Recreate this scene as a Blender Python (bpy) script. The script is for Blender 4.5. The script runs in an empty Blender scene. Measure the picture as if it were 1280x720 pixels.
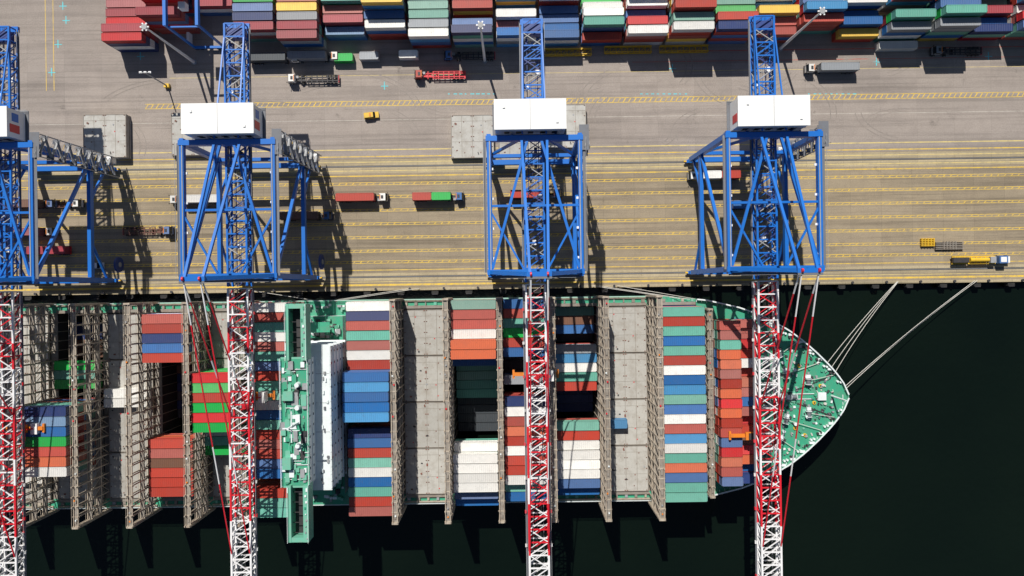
import bpy, math, random
from mathutils import Vector, Matrix
random.seed(7)
R = random.Random(11)
scene = bpy.context.scene
CAM_H = 220.0
FOC = 849.0
ROLL = math.radians(0.8)

def plan(u, v, h=0.0):
    """survey measurement (plan coords) of a point at height h -> metres"""
    dx, dy = u-640.0, 360.0-v
    ax = dx*math.cos(ROLL)+dy*math.sin(ROLL)
    ay = -dx*math.sin(ROLL)+dy*math.cos(ROLL)
    k = (CAM_H-h)/FOC
    return ax*k, ay*k

# ------------------------------------------------------------------ materials
MATS = {}
def nmat(name):
    m = bpy.data.materials.new(name); m.use_nodes = True
    MATS[name] = m
    nt = m.node_tree
    return m, nt, nt.nodes, nt.links, nt.nodes['Principled BSDF']

def paint(name, col, rough=0.5, dirt=0.35, dirtcol=(0.12,0.09,0.065), scale=0.5, var=0.25, metal=0.0, fade=0.0, rust=0.0):
    m, nt, N, L, B = nmat(name)
    B.inputs['Roughness'].default_value = rough
    B.inputs['Metallic'].default_value = metal
    tc = N.new('ShaderNodeTexCoord'); oi = N.new('ShaderNodeObjectInfo')
    add = N.new('ShaderNodeVectorMath'); add.operation = 'ADD'
    comb = N.new('ShaderNodeCombineXYZ')
    m1 = N.new('ShaderNodeMath'); m1.operation = 'MULTIPLY'; m1.inputs[1].default_value = 137.0
    L.new(oi.outputs['Random'], m1.inputs[0])
    L.new(m1.outputs[0], comb.inputs[0]); L.new(m1.outputs[0], comb.inputs[1])
    L.new(tc.outputs['Object'], add.inputs[0]); L.new(comb.outputs[0], add.inputs[1])
    n1 = N.new('ShaderNodeTexNoise'); n1.inputs['Scale'].default_value = scale; n1.inputs['Detail'].default_value = 8; n1.inputs['Roughness'].default_value = 0.7
    L.new(add.outputs[0], n1.inputs['Vector'])
    r1 = N.new('ShaderNodeValToRGB'); r1.color_ramp.elements[0].position = 0.45; r1.color_ramp.elements[1].position = 0.75
    L.new(n1.outputs['Fac'], r1.inputs[0])
    md = N.new('ShaderNodeMath'); md.operation = 'MULTIPLY'; md.inputs[1].default_value = dirt
    L.new(r1.outputs[0], md.inputs[0])
    hsv = N.new('ShaderNodeHueSaturation'); hsv.inputs['Color'].default_value = (*col, 1)
    mr = N.new('ShaderNodeMapRange'); mr.inputs['To Min'].default_value = 1-var; mr.inputs['To Max'].default_value = 1+var
    L.new(oi.outputs['Random'], mr.inputs[0])
    L.new(mr.outputs[0], hsv.inputs['Value'])
    src = hsv.outputs[0]
    if fade > 0:
        w1 = N.new('ShaderNodeMath'); w1.operation='MULTIPLY'; w1.inputs[1].default_value=53.0
        w2 = N.new('ShaderNodeMath'); w2.operation='FRACT'
        w3 = N.new('ShaderNodeMath'); w3.operation='POWER'; w3.inputs[1].default_value=3.0
        w4 = N.new('ShaderNodeMath'); w4.operation='MULTIPLY'; w4.inputs[1].default_value=fade
        L.new(oi.outputs['Random'],w1.inputs[0]); L.new(w1.outputs[0],w2.inputs[0]); L.new(w2.outputs[0],w3.inputs[0]); L.new(w3.outputs[0],w4.inputs[0])
        fm = N.new('ShaderNodeMixRGB'); fm.inputs[2].default_value=(0.42,0.35,0.32,1)
        L.new(w4.outputs[0],fm.inputs[0]); L.new(src,fm.inputs[1]); src=fm.outputs[0]
    mix = N.new('ShaderNodeMixRGB'); mix.inputs[2].default_value = (*dirtcol, 1)
    L.new(md.outputs[0], mix.inputs[0]); L.new(src, mix.inputs[1]); src = mix.outputs[0]
    if rust > 0:
        n3 = N.new('ShaderNodeTexNoise'); n3.inputs['Scale'].default_value = 1.3; n3.inputs['Detail'].default_value = 6; n3.inputs['Roughness'].default_value=0.75
        L.new(add.outputs[0], n3.inputs['Vector'])
        r3 = N.new('ShaderNodeValToRGB'); r3.color_ramp.elements[0].position = 0.60; r3.color_ramp.elements[1].position = 0.70
        L.new(n3.outputs['Fac'], r3.inputs[0])
        m3 = N.new('ShaderNodeMath'); m3.operation='MULTIPLY'; m3.inputs[1].default_value=rust
        L.new(r3.outputs[0],m3.inputs[0])
        mm = N.new('ShaderNodeMixRGB'); mm.inputs[2].default_value=(0.13,0.06,0.035,1)
        L.new(m3.outputs[0],mm.inputs[0]); L.new(src,mm.inputs[1]); src=mm.outputs[0]
    L.new(src, B.inputs['Base Color'])
    return m

COL = {
 'r': (0.42,0.045,0.026), 'R': (0.56,0.025,0.028), 'o': (0.58,0.125,0.05), 'b': (0.015,0.125,0.36), 'l': (0.06,0.26,0.50),
 'n': (0.022,0.045,0.16), 't': (0.13,0.40,0.31), 'g': (0.01,0.42,0.07), 'w': (0.76,0.75,0.71), 'y': (0.29,0.31,0.33),
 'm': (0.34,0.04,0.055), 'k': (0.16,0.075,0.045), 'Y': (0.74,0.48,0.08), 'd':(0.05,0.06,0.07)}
for k, c in COL.items():
    paint('container_paint_'+k+('_u' if k.isupper() else ''), c, 0.5, 0.4, scale=0.35, var=0.20,
          dirtcol=tuple(0.55*x+0.05 for x in c), fade=0.35 if k in 'rotgblm' else 0.12, rust=0.45)
def CM(k): return 'container_paint_'+k+('_u' if k.isupper() else '')
paint('crane_blue', (0.008,0.145,0.54), 0.4, 0.25, scale=0.15, var=0.04, dirtcol=(0.04,0.13,0.25))
paint('crane_blue_dark', (0.03,0.06,0.22), 0.45, 0.3, scale=0.3, var=0.05)
paint('crane_red', (0.66,0.016,0.03), 0.4, 0.3, scale=0.3, var=0.05, dirtcol=(0.28,0.04,0.04))
paint('crane_white', (0.80,0.80,0.80), 0.4, 0.3, scale=0.3, var=0.03, dirtcol=(0.45,0.38,0.36))
paint('galvanised', (0.33,0.34,0.35), 0.5, 0.4, scale=0.6, var=0.05)
paint('grating', (0.15,0.16,0.18), 0.6, 0.4, scale=0.6, var=0.05)
paint('house_white', (0.84,0.84,0.82), 0.45, 0.22, scale=0.25, var=0.02, dirtcol=(0.60,0.57,0.52))
paint('dark_steel', (0.035,0.035,0.04), 0.6, 0.4, scale=1, var=0.1, dirtcol=(0.12,0.08,0.05))
paint('chassis_brown', (0.12,0.05,0.035), 0.6, 0.5, scale=1, var=0.2, dirtcol=(0.20,0.12,0.08))
paint('rubber', (0.02,0.02,0.02), 0.85, 0.4, scale=1, var=0.1, dirtcol=(0.08,0.07,0.06))
paint('glass_dark', (0.01,0.015,0.02), 0.08, 0.0, var=0)
paint('safety_yellow', (0.75,0.47,0.03), 0.5, 0.4, scale=0.6, var=0.05)
paint('safety_orange', (0.75,0.22,0.02), 0.5, 0.4, scale=0.6, var=0.05)
paint('ship_green', (0.04,0.34,0.20), 0.55, 0.8, scale=0.45, var=0.03, dirtcol=(0.13,0.24,0.17), rust=0.5)
paint('ship_green_light', (0.15,0.46,0.33), 0.55, 0.6, scale=0.45, var=0.03, dirtcol=(0.28,0.34,0.27), rust=0.35)
paint('ship_white', (0.76,0.82,0.82), 0.45, 0.35, scale=0.3, var=0.02, dirtcol=(0.50,0.50,0.46), rust=0.15)
paint('hull_paint', (0.02,0.035,0.05), 0.5, 0.4, scale=0.2, var=0.02)
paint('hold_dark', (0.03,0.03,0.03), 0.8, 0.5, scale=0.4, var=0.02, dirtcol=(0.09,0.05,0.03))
paint('lashing_steel', (0.45,0.39,0.31), 0.65, 0.8, scale=0.45, var=0.12, dirtcol=(0.19,0.125,0.08), rust=0.4)
paint('hatch_grey', (0.43,0.42,0.385), 0.7, 0.75, scale=0.3, var=0.12, dirtcol=(0.26,0.225,0.18), rust=0.7)
paint('hatch_rib', (0.27,0.245,0.21), 0.7, 0.7, scale=0.6, var=0.05, dirtcol=(0.17,0.11,0.07))
paint('socket_rust', (0.15,0.08,0.055), 0.7, 0.7, scale=0.6, var=0.05, dirtcol=(0.40,0.07,0.05))
paint('rope', (0.60,0.58,0.53), 0.8, 0.3, scale=1, var=0.05)
paint('lamp_white', (0.8,0.8,0.8), 0.4, 0.1, scale=1, var=0.0)

def ground_mat(name, colA, colB, stain, streak=0.5, bw=8.0, bh=5.0, joint=0.35):
    m, nt, N, L, B = nmat(name)
    B.inputs['Roughness'].default_value = 0.85
    tc = N.new('ShaderNodeTexCoord')
    def noise(scale, det=8, sx=1, sy=1, rough=0.6):
        mp = N.new('ShaderNodeMapping'); mp.inputs['Scale'].default_value = (sx, sy, 1)
        L.new(tc.outputs['Object'], mp.inputs[0])
        n = N.new('ShaderNodeTexNoise'); n.inputs['Scale'].default_value = scale; n.inputs['Detail'].default_value = det; n.inputs['Roughness'].default_value = rough
        L.new(mp.outputs[0], n.inputs['Vector']); return n
    def ramp(src, a, b):
        r = N.new('ShaderNodeValToRGB'); r.color_ramp.elements[0].position = a; r.color_ramp.elements[1].position = b
        L.new(src.outputs['Fac'], r.inputs[0]); return r
    def mixc(fac, c1, c2, amt=1.0, mode='MIX'):
        mx = N.new('ShaderNodeMixRGB'); mx.blend_type = mode
        if amt != 1.0:
            mm = N.new('ShaderNodeMath'); mm.operation = 'MULTIPLY'; mm.inputs[1].default_value = amt
            L.new(fac, mm.inputs[0]); fac = mm.outputs[0]
        L.new(fac, mx.inputs[0])
        for i, c in ((1, c1), (2, c2)):
            if isinstance(c, tuple): mx.inputs[i].default_value = (*c, 1)
            else: L.new(c, mx.inputs[i])
        return mx.outputs[0]
    c = mixc(ramp(noise(0.02, 6), 0.35, 0.65).outputs[0], colA, colB)
    c = mixc(ramp(noise(0.25, 9, rough=0.75), 0.45, 0.75).outputs[0], c, stain, 0.5)
    c = mixc(ramp(noise(0.5, 5, 0.03, 0.9), 0.48, 0.72).outputs[0], c, tuple(0.45*x for x in stain), streak)
    c = mixc(ramp(noise(1.1, 4, 0.012, 0.9), 0.56, 0.66).outputs[0], c, tuple(0.3*x for x in stain), streak*0.6)
    c = mixc(ramp(noise(0.12, 10, rough=0.8), 0.60, 0.70).outputs[0], c, tuple(0.3*x for x in stain), 0.55)
    br = N.new('ShaderNodeTexBrick'); br.offset = 0.0
    br.inputs['Scale'].default_value = 1.0; br.inputs['Brick Width'].default_value = bw; br.inputs['Row Height'].default_value = bh
    br.inputs['Mortar Size'].default_value = 0.05; br.inputs['Mortar Smooth'].default_value = 0.3
    br.inputs['Color1'].default_value = (0.91,0.91,0.91,1); br.inputs['Color2'].default_value = (1.04,1.04,1.04,1); br.inputs['Mortar'].default_value = (1-joint,)*3+(1,)
    L.new(tc.outputs['Object'], br.inputs['Vector'])
    mx = N.new('ShaderNodeMixRGB'); mx.blend_type = 'MULTIPLY'; mx.inputs[0].default_value = 1
    L.new(c, mx.inputs[1]); L.new(br.outputs['Color'], mx.inputs[2])
    fn = N.new('ShaderNodeMixRGB'); fn.blend_type = 'MULTIPLY'; fn.inputs[0].default_value = 0.4
    nf = noise(3.0, 4)
    sc = N.new('ShaderNodeMath'); sc.operation='MULTIPLY'; sc.inputs[1].default_value = 2.0
    L.new(nf.outputs['Fac'], sc.inputs[0])
    L.new(mx.outputs[0], fn.inputs[1]); L.new(sc.outputs[0], fn.inputs[2])
    L.new(fn.outputs[0], B.inputs['Base Color'])
    return m
ground_mat('yard_concrete', (0.36,0.31,0.27), (0.31,0.27,0.24), (0.235,0.20,0.175), 0.4, 12.0, 6.0, 0.18)
ground_mat('apron_concrete', (0.345,0.28,0.19), (0.285,0.235,0.165), (0.20,0.16,0.115), 0.6, 10.0, 4.4, 0.3)
ground_mat('rail_concrete', (0.48,0.40,0.25), (0.41,0.34,0.22), (0.26,0.21,0.14), 0.55, 6.0, 3.0, 0.4)

def road_paint(name, col, under, wear=0.5):
    m, nt, N, L, B = nmat(name)
    B.inputs['Roughness'].default_value = 0.7
    tc = N.new('ShaderNodeTexCoord')
    n = N.new('ShaderNodeTexNoise'); n.inputs['Scale'].default_value = 0.5; n.inputs['Detail'].default_value = 10; n.inputs['Roughness'].default_value = 0.8
    L.new(tc.outputs['Object'], n.inputs['Vector'])
    r = N.new('ShaderNodeValToRGB'); r.color_ramp.elements[0].position = wear-0.08; r.color_ramp.elements[1].position = wear+0.15
    L.new(n.outputs['Fac'], r.inputs[0])
    mx = N.new('ShaderNodeMixRGB'); mx.inputs[1].default_value = (*col, 1); mx.inputs[2].default_value = (*under, 1)
    L.new(r.outputs[0], mx.inputs[0]); L.new(mx.outputs[0], B.inputs['Base Color'])
road_paint('yellow_marking', (0.78,0.52,0.06), (0.33,0.27,0.17), 0.52)
road_paint('yellow_marking_pale', (0.70,0.55,0.20), (0.38,0.32,0.2), 0.51)
road_paint('white_marking', (0.66,0.62,0.54), (0.33,0.29,0.26), 0.5)
road_paint('cyan_marking', (0.10,0.58,0.64), (0.25,0.29,0.28), 0.58)
road_paint('red_marking', (0.55,0.08,0.05), (0.32,0.23,0.19), 0.55)
road_paint('tyre_mark', (0.20,0.175,0.155), (0.31,0.27,0.235), 0.45)

m, nt, N, L, B = nmat('harbour_water')
B.inputs['Roughness'].default_value = 0.12
B.inputs['IOR'].default_value = 1.33
tc = N.new('ShaderNodeTexCoord')
n1 = N.new('ShaderNodeTexNoise'); n1.inputs['Scale'].default_value = 0.35; n1.inputs['Detail'].default_value = 8; n1.inputs['Roughness'].default_value = 0.6
L.new(tc.outputs['Object'], n1.inputs['Vector'])
bp = N.new('ShaderNodeBump'); bp.inputs['Strength'].default_value = 0.4; bp.inputs['Distance'].default_value = 0.6
L.new(n1.outputs['Fac'], bp.inputs['Height']); L.new(bp.outputs[0], B.inputs['Normal'])
n2 = N.new('ShaderNodeTexNoise'); n2.inputs['Scale'].default_value = 0.015; n2.inputs['Detail'].default_value = 7
L.new(tc.outputs['Object'], n2.inputs['Vector'])
mx = N.new('ShaderNodeMixRGB'); mx.inputs[1].default_value = (0.0015,0.0040,0.0034,1); mx.inputs[2].default_value = (0.0055,0.0110,0.0065,1)
L.new(n2.outputs['Fac'], mx.inputs[0]); L.new(mx.outputs[0], B.inputs['Base Color'])

# ------------------------------------------------------------------ mesh builder
class MB:
    def __init__(s): s.v=[]; s.f=[]; s.m=[]; s.mats=[]
    def mi(s, mat):
        if mat not in s.mats: s.mats.append(mat)
        return s.mats.index(mat)
    def quad(s, pts, mat):
        b=len(s.v); s.v += [tuple(p) for p in pts]; s.f.append(tuple(range(b,b+len(pts)))); s.m.append(s.mi(mat))
    def box(s, c, d, mat, rz=0.0):
        b=len(s.v); e=R.uniform(0,0.006); k=s.mi(mat)
        hx,hy,hz = d[0]/2+e, d[1]/2+e, d[2]/2+e
        ca,sa = math.cos(rz), math.sin(rz)
        for z in (-hz,hz):
            for x,y in ((-hx,-hy),(hx,-hy),(hx,hy),(-hx,hy)):
                s.v.append((c[0]+x*ca-y*sa, c[1]+x*sa+y*ca, c[2]+z))
        for q in ((0,3,2,1),(4,5,6,7),(0,1,5,4),(1,2,6,5),(2,3,7,6),(3,0,4,7)):
            s.f.append(tuple(b+i for i in q)); s.m.append(k)
    def b6(s, x0,x1,y0,y1,z0,z1, mat):
        s.box(((x0+x1)/2,(y0+y1)/2,(z0+z1)/2),(x1-x0,y1-y0,z1-z0),mat)
    def beam(s, p, q, w, h, mat):
        p=Vector(p); q=Vector(q); d=(q-p)
        if d.length<1e-6: return
        d.normalize()
        up=Vector((0,0,1)) if abs(d.z)<0.95 else Vector((0,1,0))
        a=d.cross(up).normalized(); c=a.cross(d).normalized()
        e=R.uniform(0,0.006); a=a*(w/2+e); c=c*(h/2+e)
        b=len(s.v); k=s.mi(mat)
        for o in (p,q):
            for t in (-a-c, a-c, a+c, -a+c): s.v.append(tuple(o+t))
        for f in ((0,3,2,1),(4,5,6,7),(0,1,5,4),(1,2,6,5),(2,3,7,6),(3,0,4,7)):
            s.f.append(tuple(b+i for i in f)); s.m.append(k)
    def cyl(s, p, q, r1, r2, mat, n=10):
        p=Vector(p); q=Vector(q); d=(q-p).normalized()
        up=Vector((0,0,1)) if abs(d.z)<0.95 else Vector((0,1,0))
        a=d.cross(up).normalized(); c=a.cross(d).normalized()
        b=len(s.v); k=s.mi(mat)
        for o,r in ((p,r1),(q,r2)):
            for i in range(n):
                t=2*math.pi*i/n
                s.v.append(tuple(o+a*math.cos(t)*r+c*math.sin(t)*r))
        for i in range(n):
            j=(i+1)%n
            s.f.append((b+i,b+j,b+n+j,b+n+i)); s.m.append(k)
        s.f.append(tuple(b+i for i in reversed(range(n)))); s.m.append(k)
        s.f.append(tuple(b+n+i for i in range(n))); s.m.append(k)
    def mesh(s, name):
        me=bpy.data.meshes.new(name); me.from_pydata(s.v,[],s.f)
        for mt in s.mats: me.materials.append(MATS[mt])
        me.polygons.foreach_set('material_index', s.m); me.update()
        return me
    def build(s, name, parent=None, loc=(0,0,0), rz=0):
        return put(s.mesh(name), name, parent, loc, rz)
def put(me, name, parent=None, loc=(0,0,0), rz=0, scale=None):
    o=bpy.data.objects.new(name, me); scene.collection.objects.link(o)
    o.location=loc; o.rotation_euler=(0,0,rz)
    if scale: o.scale=scale
    if parent: o.parent=parent
    return o
def empty(name, loc=(0,0,0), rz=0):
    o=bpy.data.objects.new(name,None); scene.collection.objects.link(o); o.location=loc; o.rotation_euler=(0,0,rz); o.empty_display_size=0.5
    return o

# ------------------------------------------------------------------ containers
def container_geo(mb, L, W, H, mat, ox=0, oy=0, oz=0, n=22):
    x0,x1=-L/2+ox, L/2+ox; y0,y1=-W/2+oy, W/2+oy; z0=oz; z1=oz+H
    fr=0.16
    for yy in (y0+fr/2,y1-fr/2):
        mb.box(((x0+x1)/2,yy,z1-fr/2),(L-2*fr,fr,fr),mat); mb.box(((x0+x1)/2,yy,z0+fr/2),(L-2*fr,fr,fr),mat)
        for xx in (x0+fr/2,x1-fr/2): mb.box((xx,yy,(z0+z1)/2),(fr,fr,H),mat)
    for xx in (x0+fr/2,x1-fr/2):
        mb.box((xx,(y0+y1)/2,z1-fr/2),(fr,W-2*fr,fr),mat); mb.box((xx,(y0+y1)/2,z0+fr/2),(fr,W-2*fr,fr),mat)
    for xx in (x0+0.1,x1-0.1):
        for yy in (y0+0.1,y1-0.1): mb.box((xx,yy,z1-0.04),(0.2,0.2,0.12),'dark_steel')
    xs=[]; step=(L-2*fr)/n
    for i in range(n):
        a=x0+fr+i*step
        xs += [(a,0),(a+step*0.35,0),(a+step*0.5,1),(a+step*0.85,1)]
    xs.append((x1-fr,0))
    for (a,ka),(b,kb) in zip(xs[:-1],xs[1:]):
        za=z1-0.07+0.05*ka; zb=z1-0.07+0.05*kb
        mb.quad([(a,y0+fr,za),(b,y0+fr,zb),(b,y1-fr,zb),(a,y1-fr,za)],mat)
        for sgn,yy in ((-1,y0+0.07),(1,y1-0.07)):
            ya=yy-sgn*0.05+sgn*0.07*ka*0.7; yb=yy-sgn*0.05+sgn*0.07*kb*0.7
            p=[(a,ya,z0+fr),(b,yb,z0+fr),(b,yb,z1-fr),(a,ya,z1-fr)]
            if sgn>0: p.reverse()
            mb.quad(p,mat)
    mb.quad([(x0+0.06,y1-fr,z0+fr),(x0+0.06,y0+fr,z0+fr),(x0+0.06,y0+fr,z1-fr),(x0+0.06,y1-fr,z1-fr)],mat)
    mb.quad([(x1-0.06,y0+fr,z0+fr),(x1-0.06,y1-fr,z0+fr),(x1-0.06,y1-fr,z1-fr),(x1-0.06,y0+fr,z1-fr)],mat)
    for t in (-0.32,-0.12,0.12,0.32):
        mb.beam((x1-0.03,(y0+y1)/2+t*W,z0+fr),(x1-0.03,(y0+y1)/2+t*W,z1-fr),0.05,0.05,'galvanised')
CMESH={}
def cmesh(kind, k):
    if (kind,k) not in CMESH:
        mb=MB()
        L,W,H={'ship':(13.2,2.70,2.72),'ship20':(6.2,2.70,2.72),'yard':(12.4,2.46,2.6)}[kind]
        container_geo(mb,L,W,H,CM(k),n=22 if kind!='ship20' else 11)
        CMESH[(kind,k)]=mb.mesh('shipping_container')
    return CMESH[(kind,k)]
def container(kind,k,x,y,z):
    return put(cmesh(kind,k),'shipping_container',None,(x+R.uniform(-0.12,0.12),y+R.uniform(-0.03,0.03),z))

# ------------------------------------------------------------------ ground, water, quay
def sheet(name, x0,x1,y0,y1,z,mat,parent=None):
    mb=MB(); mb.quad([(x0,y0,z),(x1,y0,z),(x1,y1,z),(x0,y1,z)],mat); return mb.build(name,parent)
sheet('ground',-2500,2500,0,2500,0.0,'yard_concrete')
sheet('water',-2500,2500,-2500,0.0,-2.6,'harbour_water')
sheet('quay_apron_pavement',-600,600,0.6,42.6,0.004,'apron_concrete')
mb=MB(); mb.b6(-600,600,-0.25,0.55,-9,0.12,'rail_concrete'); mb.build('quay_wall')
LS_Y, WS_Y = 40.0, 4.2
mb=MB()
mb.quad([(-600,37.8,0.008),(600,37.8,0.008),(600,42.3,0.008),(-600,42.3,0.008)],'rail_concrete')
mb.quad([(-600,3.0,0.008),(600,3.0,0.008),(600,5.4,0.008),(-600,5.4,0.008)],'rail_concrete')
for y in (LS_Y,WS_Y):
    mb.quad([(-600,y-0.28,0.012),(600,y-0.28,0.012),(600,y+0.28,0.012),(-600,y+0.28,0.012)],'dark_steel')
    mb.b6(-600,600,y-0.06,y+0.06,0.0,0.10,'galvanised')
mb.build('crane_rail_track')
mb=MB()
def strip(x0,x1,y,w,mat,z=0.012):
    mb.quad([(x0,y-w/2,z),(x1,y-w/2,z),(x1,y+w/2,z),(x0,y+w/2,z)],mat)
for i,y in enumerate((9.0,12.6,17.0,21.4,25.8,30.2,34.4)):
    strip(-300,300,y-0.36,0.18,'yellow_marking'); strip(-300,300,y+0.36,0.18,'yellow_marking')
    x=-300
    while x<300:
        mb.quad([(x,y-0.22,0.0125),(x+0.35,y-0.22,0.0125),(x+0.85,y+0.22,0.0125),(x+0.5,y+0.22,0.0125)],'yellow_marking'); x+=2.2
for y in (36.9,43.2): strip(-300,300,y,0.34,'yellow_marking')
for y in (38.6,41.4): strip(-300,300,y,0.24,'yellow_marking_pale',0.014)
strip(-300,300,45.4,0.35,'yellow_marking_pale')
strip(-300,300,1.6,0.6,'yellow_marking'); strip(-300,300,2.6,0.2,'yellow_marking_pale'); strip(-300,300,6.4,0.25,'yellow_marking')
yl=60.4
strip(-118,300,yl-0.75,0.2,'yellow_marking'); strip(-118,300,yl+0.75,0.2,'yellow_marking')
x=-118
while x<300:
    mb.quad([(x,yl-0.6,0.0125),(x+0.35,yl-0.6,0.0125),(x+1.15,yl+0.6,0.0125),(x+0.8,yl+0.6,0.0125)],'yellow_marking'); x+=1.7
strip(-160,300,55.0,0.12,'white_marking'); strip(40,300,72.6,0.16,'red_marking'); strip(55,300,75.9,0.26,'red_marking')
strip(-110,300,69.5,0.14,'yellow_marking_pale')
for xx in (-150,-147.5): mb.quad([(xx,66,0.012),(xx+0.2,66,0.012),(xx+0.2,130,0.012),(xx,130,0.012)],'yellow_marking')
for (u,v) in ((78,12),(82,30),(72,60),(64,95),(175,75),(480,112),(840,90),(1235,75),(1095,82)):
    a,b=plan(u,v); mb.quad([(a,b,0.013),(a+0.3,b,0.013),(a+0.3,b+2.6,0.013),(a,b+2.6,0.013)],'cyan_marking'); mb.quad([(a-1,b+1,0.0145),(a+1.4,b+1,0.0145),(a+1.4,b+1.25,0.0145),(a-1,b+1.25,0.0145)],'cyan_marking')
for u0 in (800,560,1010):   # blue stencil writing on the yard road
    for i in range(9):
        a,b=plan(u0+i*7,118); w_=R.uniform(0.5,1.3)
        mb.quad([(a,b,0.0135),(a+w_,b,0.0135),(a+w_,b+0.3,0.0135),(a,b+0.3,0.0135)],'cyan_marking')
mb.build('road_markings')
# curved tyre marks on the yard road
mb=MB(); tr=random.Random(3); zz=0.017
for i in range(34):
    cx=tr.uniform(-150,165); cy=tr.uniform(46,74); rad=tr.uniform(9,30); a0=tr.uniform(0,6.28); da=tr.uniform(0.5,1.4); w_=tr.uniform(0.18,0.34)
    for off in (0,1.9):
        n=14; zz+=0.0004
        for k in range(n):
            t0=a0+da*k/n; t1=a0+da*(k+1)/n; P=[]
            for (t,rr_) in ((t0,rad+off),(t1,rad+off),(t1,rad+off+w_),(t0,rad+off+w_)):
                P.append((cx+rr_*math.cos(t),cy+rr_*math.sin(t)*0.55,zz))
            if all(43.8<p[1]<77 for p in P): mb.quad(P,'tyre_mark')
mb.build('tyre_marks')
mbF=MB(); mbF.b6(-1.1,1.1,-1.5,-0.27,-2.2,-0.3,'rubber'); mbF.b6(-0.9,0.9,-1.75,-1.52,-2.4,-0.1,'dark_steel'); fm=mbF.mesh('quay_fender')
mbB=MB(); mbB.cyl((0,0,0.12),(0,0,0.62),0.28,0.22,'dark_steel'); mbB.cyl((0,0,0.62),(0,0,0.85),0.36,0.42,'dark_steel'); bm_=mbB.mesh('mooring_bollard')
x=-190
while x<200:
    put(fm,'quay_fender',None,(x,0,0)); put(bm_,'mooring_bollard',None,(x+3,0.25,0.0)); x+=11.0

# ------------------------------------------------------------------ ship
ship=empty('container_ship',(0,0,0))
CY=-34.8; DK=8.6; BD=9.6
HW=[(-235,20),(-225,27),(-200,31.0),(-150,31.8),(45,31.8),(60,30.3),(70,27.9),(77,25.3),(85,20.8),(89.5,17.4),(94,13.3),(98,9.2),(101.5,4.8),(103.3,0.6)]
def hwat(x):
    for (a,b),(c,d) in zip(HW[:-1],HW[1:]):
        if a<=x<=c: return b+(d-b)*(x-a)/(c-a)
    return 0
xs=[-235,-225,-200,-150,-50,20,45,52,57]+[57+i*2.2 for i in range(1,21)]+[102.4,103.3]
mb=MB()
def wl(x):
    if x<20: return hwat(x)
    t=(x-20)/(103.3-20); return hwat(x)*(1-0.45*t*t) if x<90 else hwat(x)*(0.62-(x-90)*0.02)
for sgn in (-1,1):
    for a,b in zip(xs[:-1],xs[1:]):
        za=BD if a>=57 else DK
        p=[(a,CY+sgn*hwat(a),za),(b,CY+sgn*hwat(b),za),(b-(3 if b>90 else 0),CY+sgn*wl(b),-6),(a-(3 if a>90 else 0),CY+sgn*wl(a),-6)]
        if sgn>0: p.reverse()
        mb.quad(p,'hull_paint')
mb.quad([(-235,CY-20,DK),(-235,CY+20,DK),(-235,CY+20,-6),(-235,CY-20,-6)],'hull_paint')
mb.quad([(103.3,CY-0.6,BD),(103.3,CY+0.6,BD),(100,CY+0.4,-6),(100,CY-0.4,-6)],'hull_paint')
mb.build('hull',ship)
BRX=[-174.5,-158.6,-142.8,-126.3,-110.7,-94.0,-79.2]
BRX2=[-34.5,-19.3,-3.8,11.5,26.9,42.3,57.4]
BAYS={'N':-166.5,'M':-150.7,'L':-134.5,'K':-118.5,'J':-102.3,'J2':-86.6,'I':-71.9,'H':-42.2,'G':-26.9,'F':-11.5,'E':3.9,'D':19.2,'C':34.6,'B':49.9}
HL=7.0
y0o, y1o = CY-28.9, CY+28.9
deck=MB()
def dq(x0,x1,y0,y1,z,mat='ship_green'): deck.quad([(x0,y0,z),(x1,y0,z),(x1,y1,z),(x0,y1,z)],mat)
for sgn in (-1,1):
    for a,b in zip(xs[:9-1],xs[1:9]):
        A=sorted((CY+sgn*28.9,CY+sgn*hwat(a))); Bq=sorted((CY+sgn*28.9,CY+sgn*hwat(b)))
        if a>=-200: deck.quad([(a,A[0],DK),(b,Bq[0],DK),(b,Bq[1],DK),(a,A[1],DK)],'ship_green')
edges=[-200.0]
cs=sorted(BAYS.values())
for c in cs: edges += [c-HL,c+HL]
edges.append(57.0)
for i in range(0,len(edges),2): dq(edges[i],edges[i+1],y0o,y1o,DK,'hatch_rib' if abs(edges[i+1]-edges[i])<5 else 'ship_green')
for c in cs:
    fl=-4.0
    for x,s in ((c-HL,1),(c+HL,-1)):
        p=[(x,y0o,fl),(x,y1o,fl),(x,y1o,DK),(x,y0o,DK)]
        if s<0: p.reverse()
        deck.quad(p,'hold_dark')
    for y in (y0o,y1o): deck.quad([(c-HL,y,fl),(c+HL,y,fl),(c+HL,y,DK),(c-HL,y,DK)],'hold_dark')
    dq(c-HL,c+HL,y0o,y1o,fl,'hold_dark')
    for yy in [y0o+i*2.89 for i in range(1,20)]:
        for x in (c-HL+0.1,c+HL-0.1): deck.beam((x,yy,fl),(x,yy,DK-0.1),0.2,0.2,'lashing_steel')
    for sgn in (-1,1):
        deck.b6(c-HL,c+HL,CY+sgn*29.3-0.45,CY+sgn*29.3+0.45,DK,DK+0.7,'hatch_rib')
        deck.b6(c-HL-0.3,c+HL+0.3,CY+sgn*31.2-0.22,CY+sgn*31.2+0.22,DK,DK+0.5,'lashing_steel') if c<44 else None
        for t in (-6,-3,0,3,6): deck.box((c+t,CY+sgn*30.3,DK+0.3),(R.uniform(0.3,1.2),0.9,0.6),R.choice(['ship_green_light','galvanised','hatch_rib','hatch_rib','lashing_steel']))
bx=[x for x in xs if x>=57]
for a,c in zip(bx[:-1],bx[1:]):
    deck.quad([(a,CY-hwat(a),BD),(c,CY-hwat(c),BD),(c,CY+hwat(c),BD),(a,CY+hwat(a),BD)],'ship_green')
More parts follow.
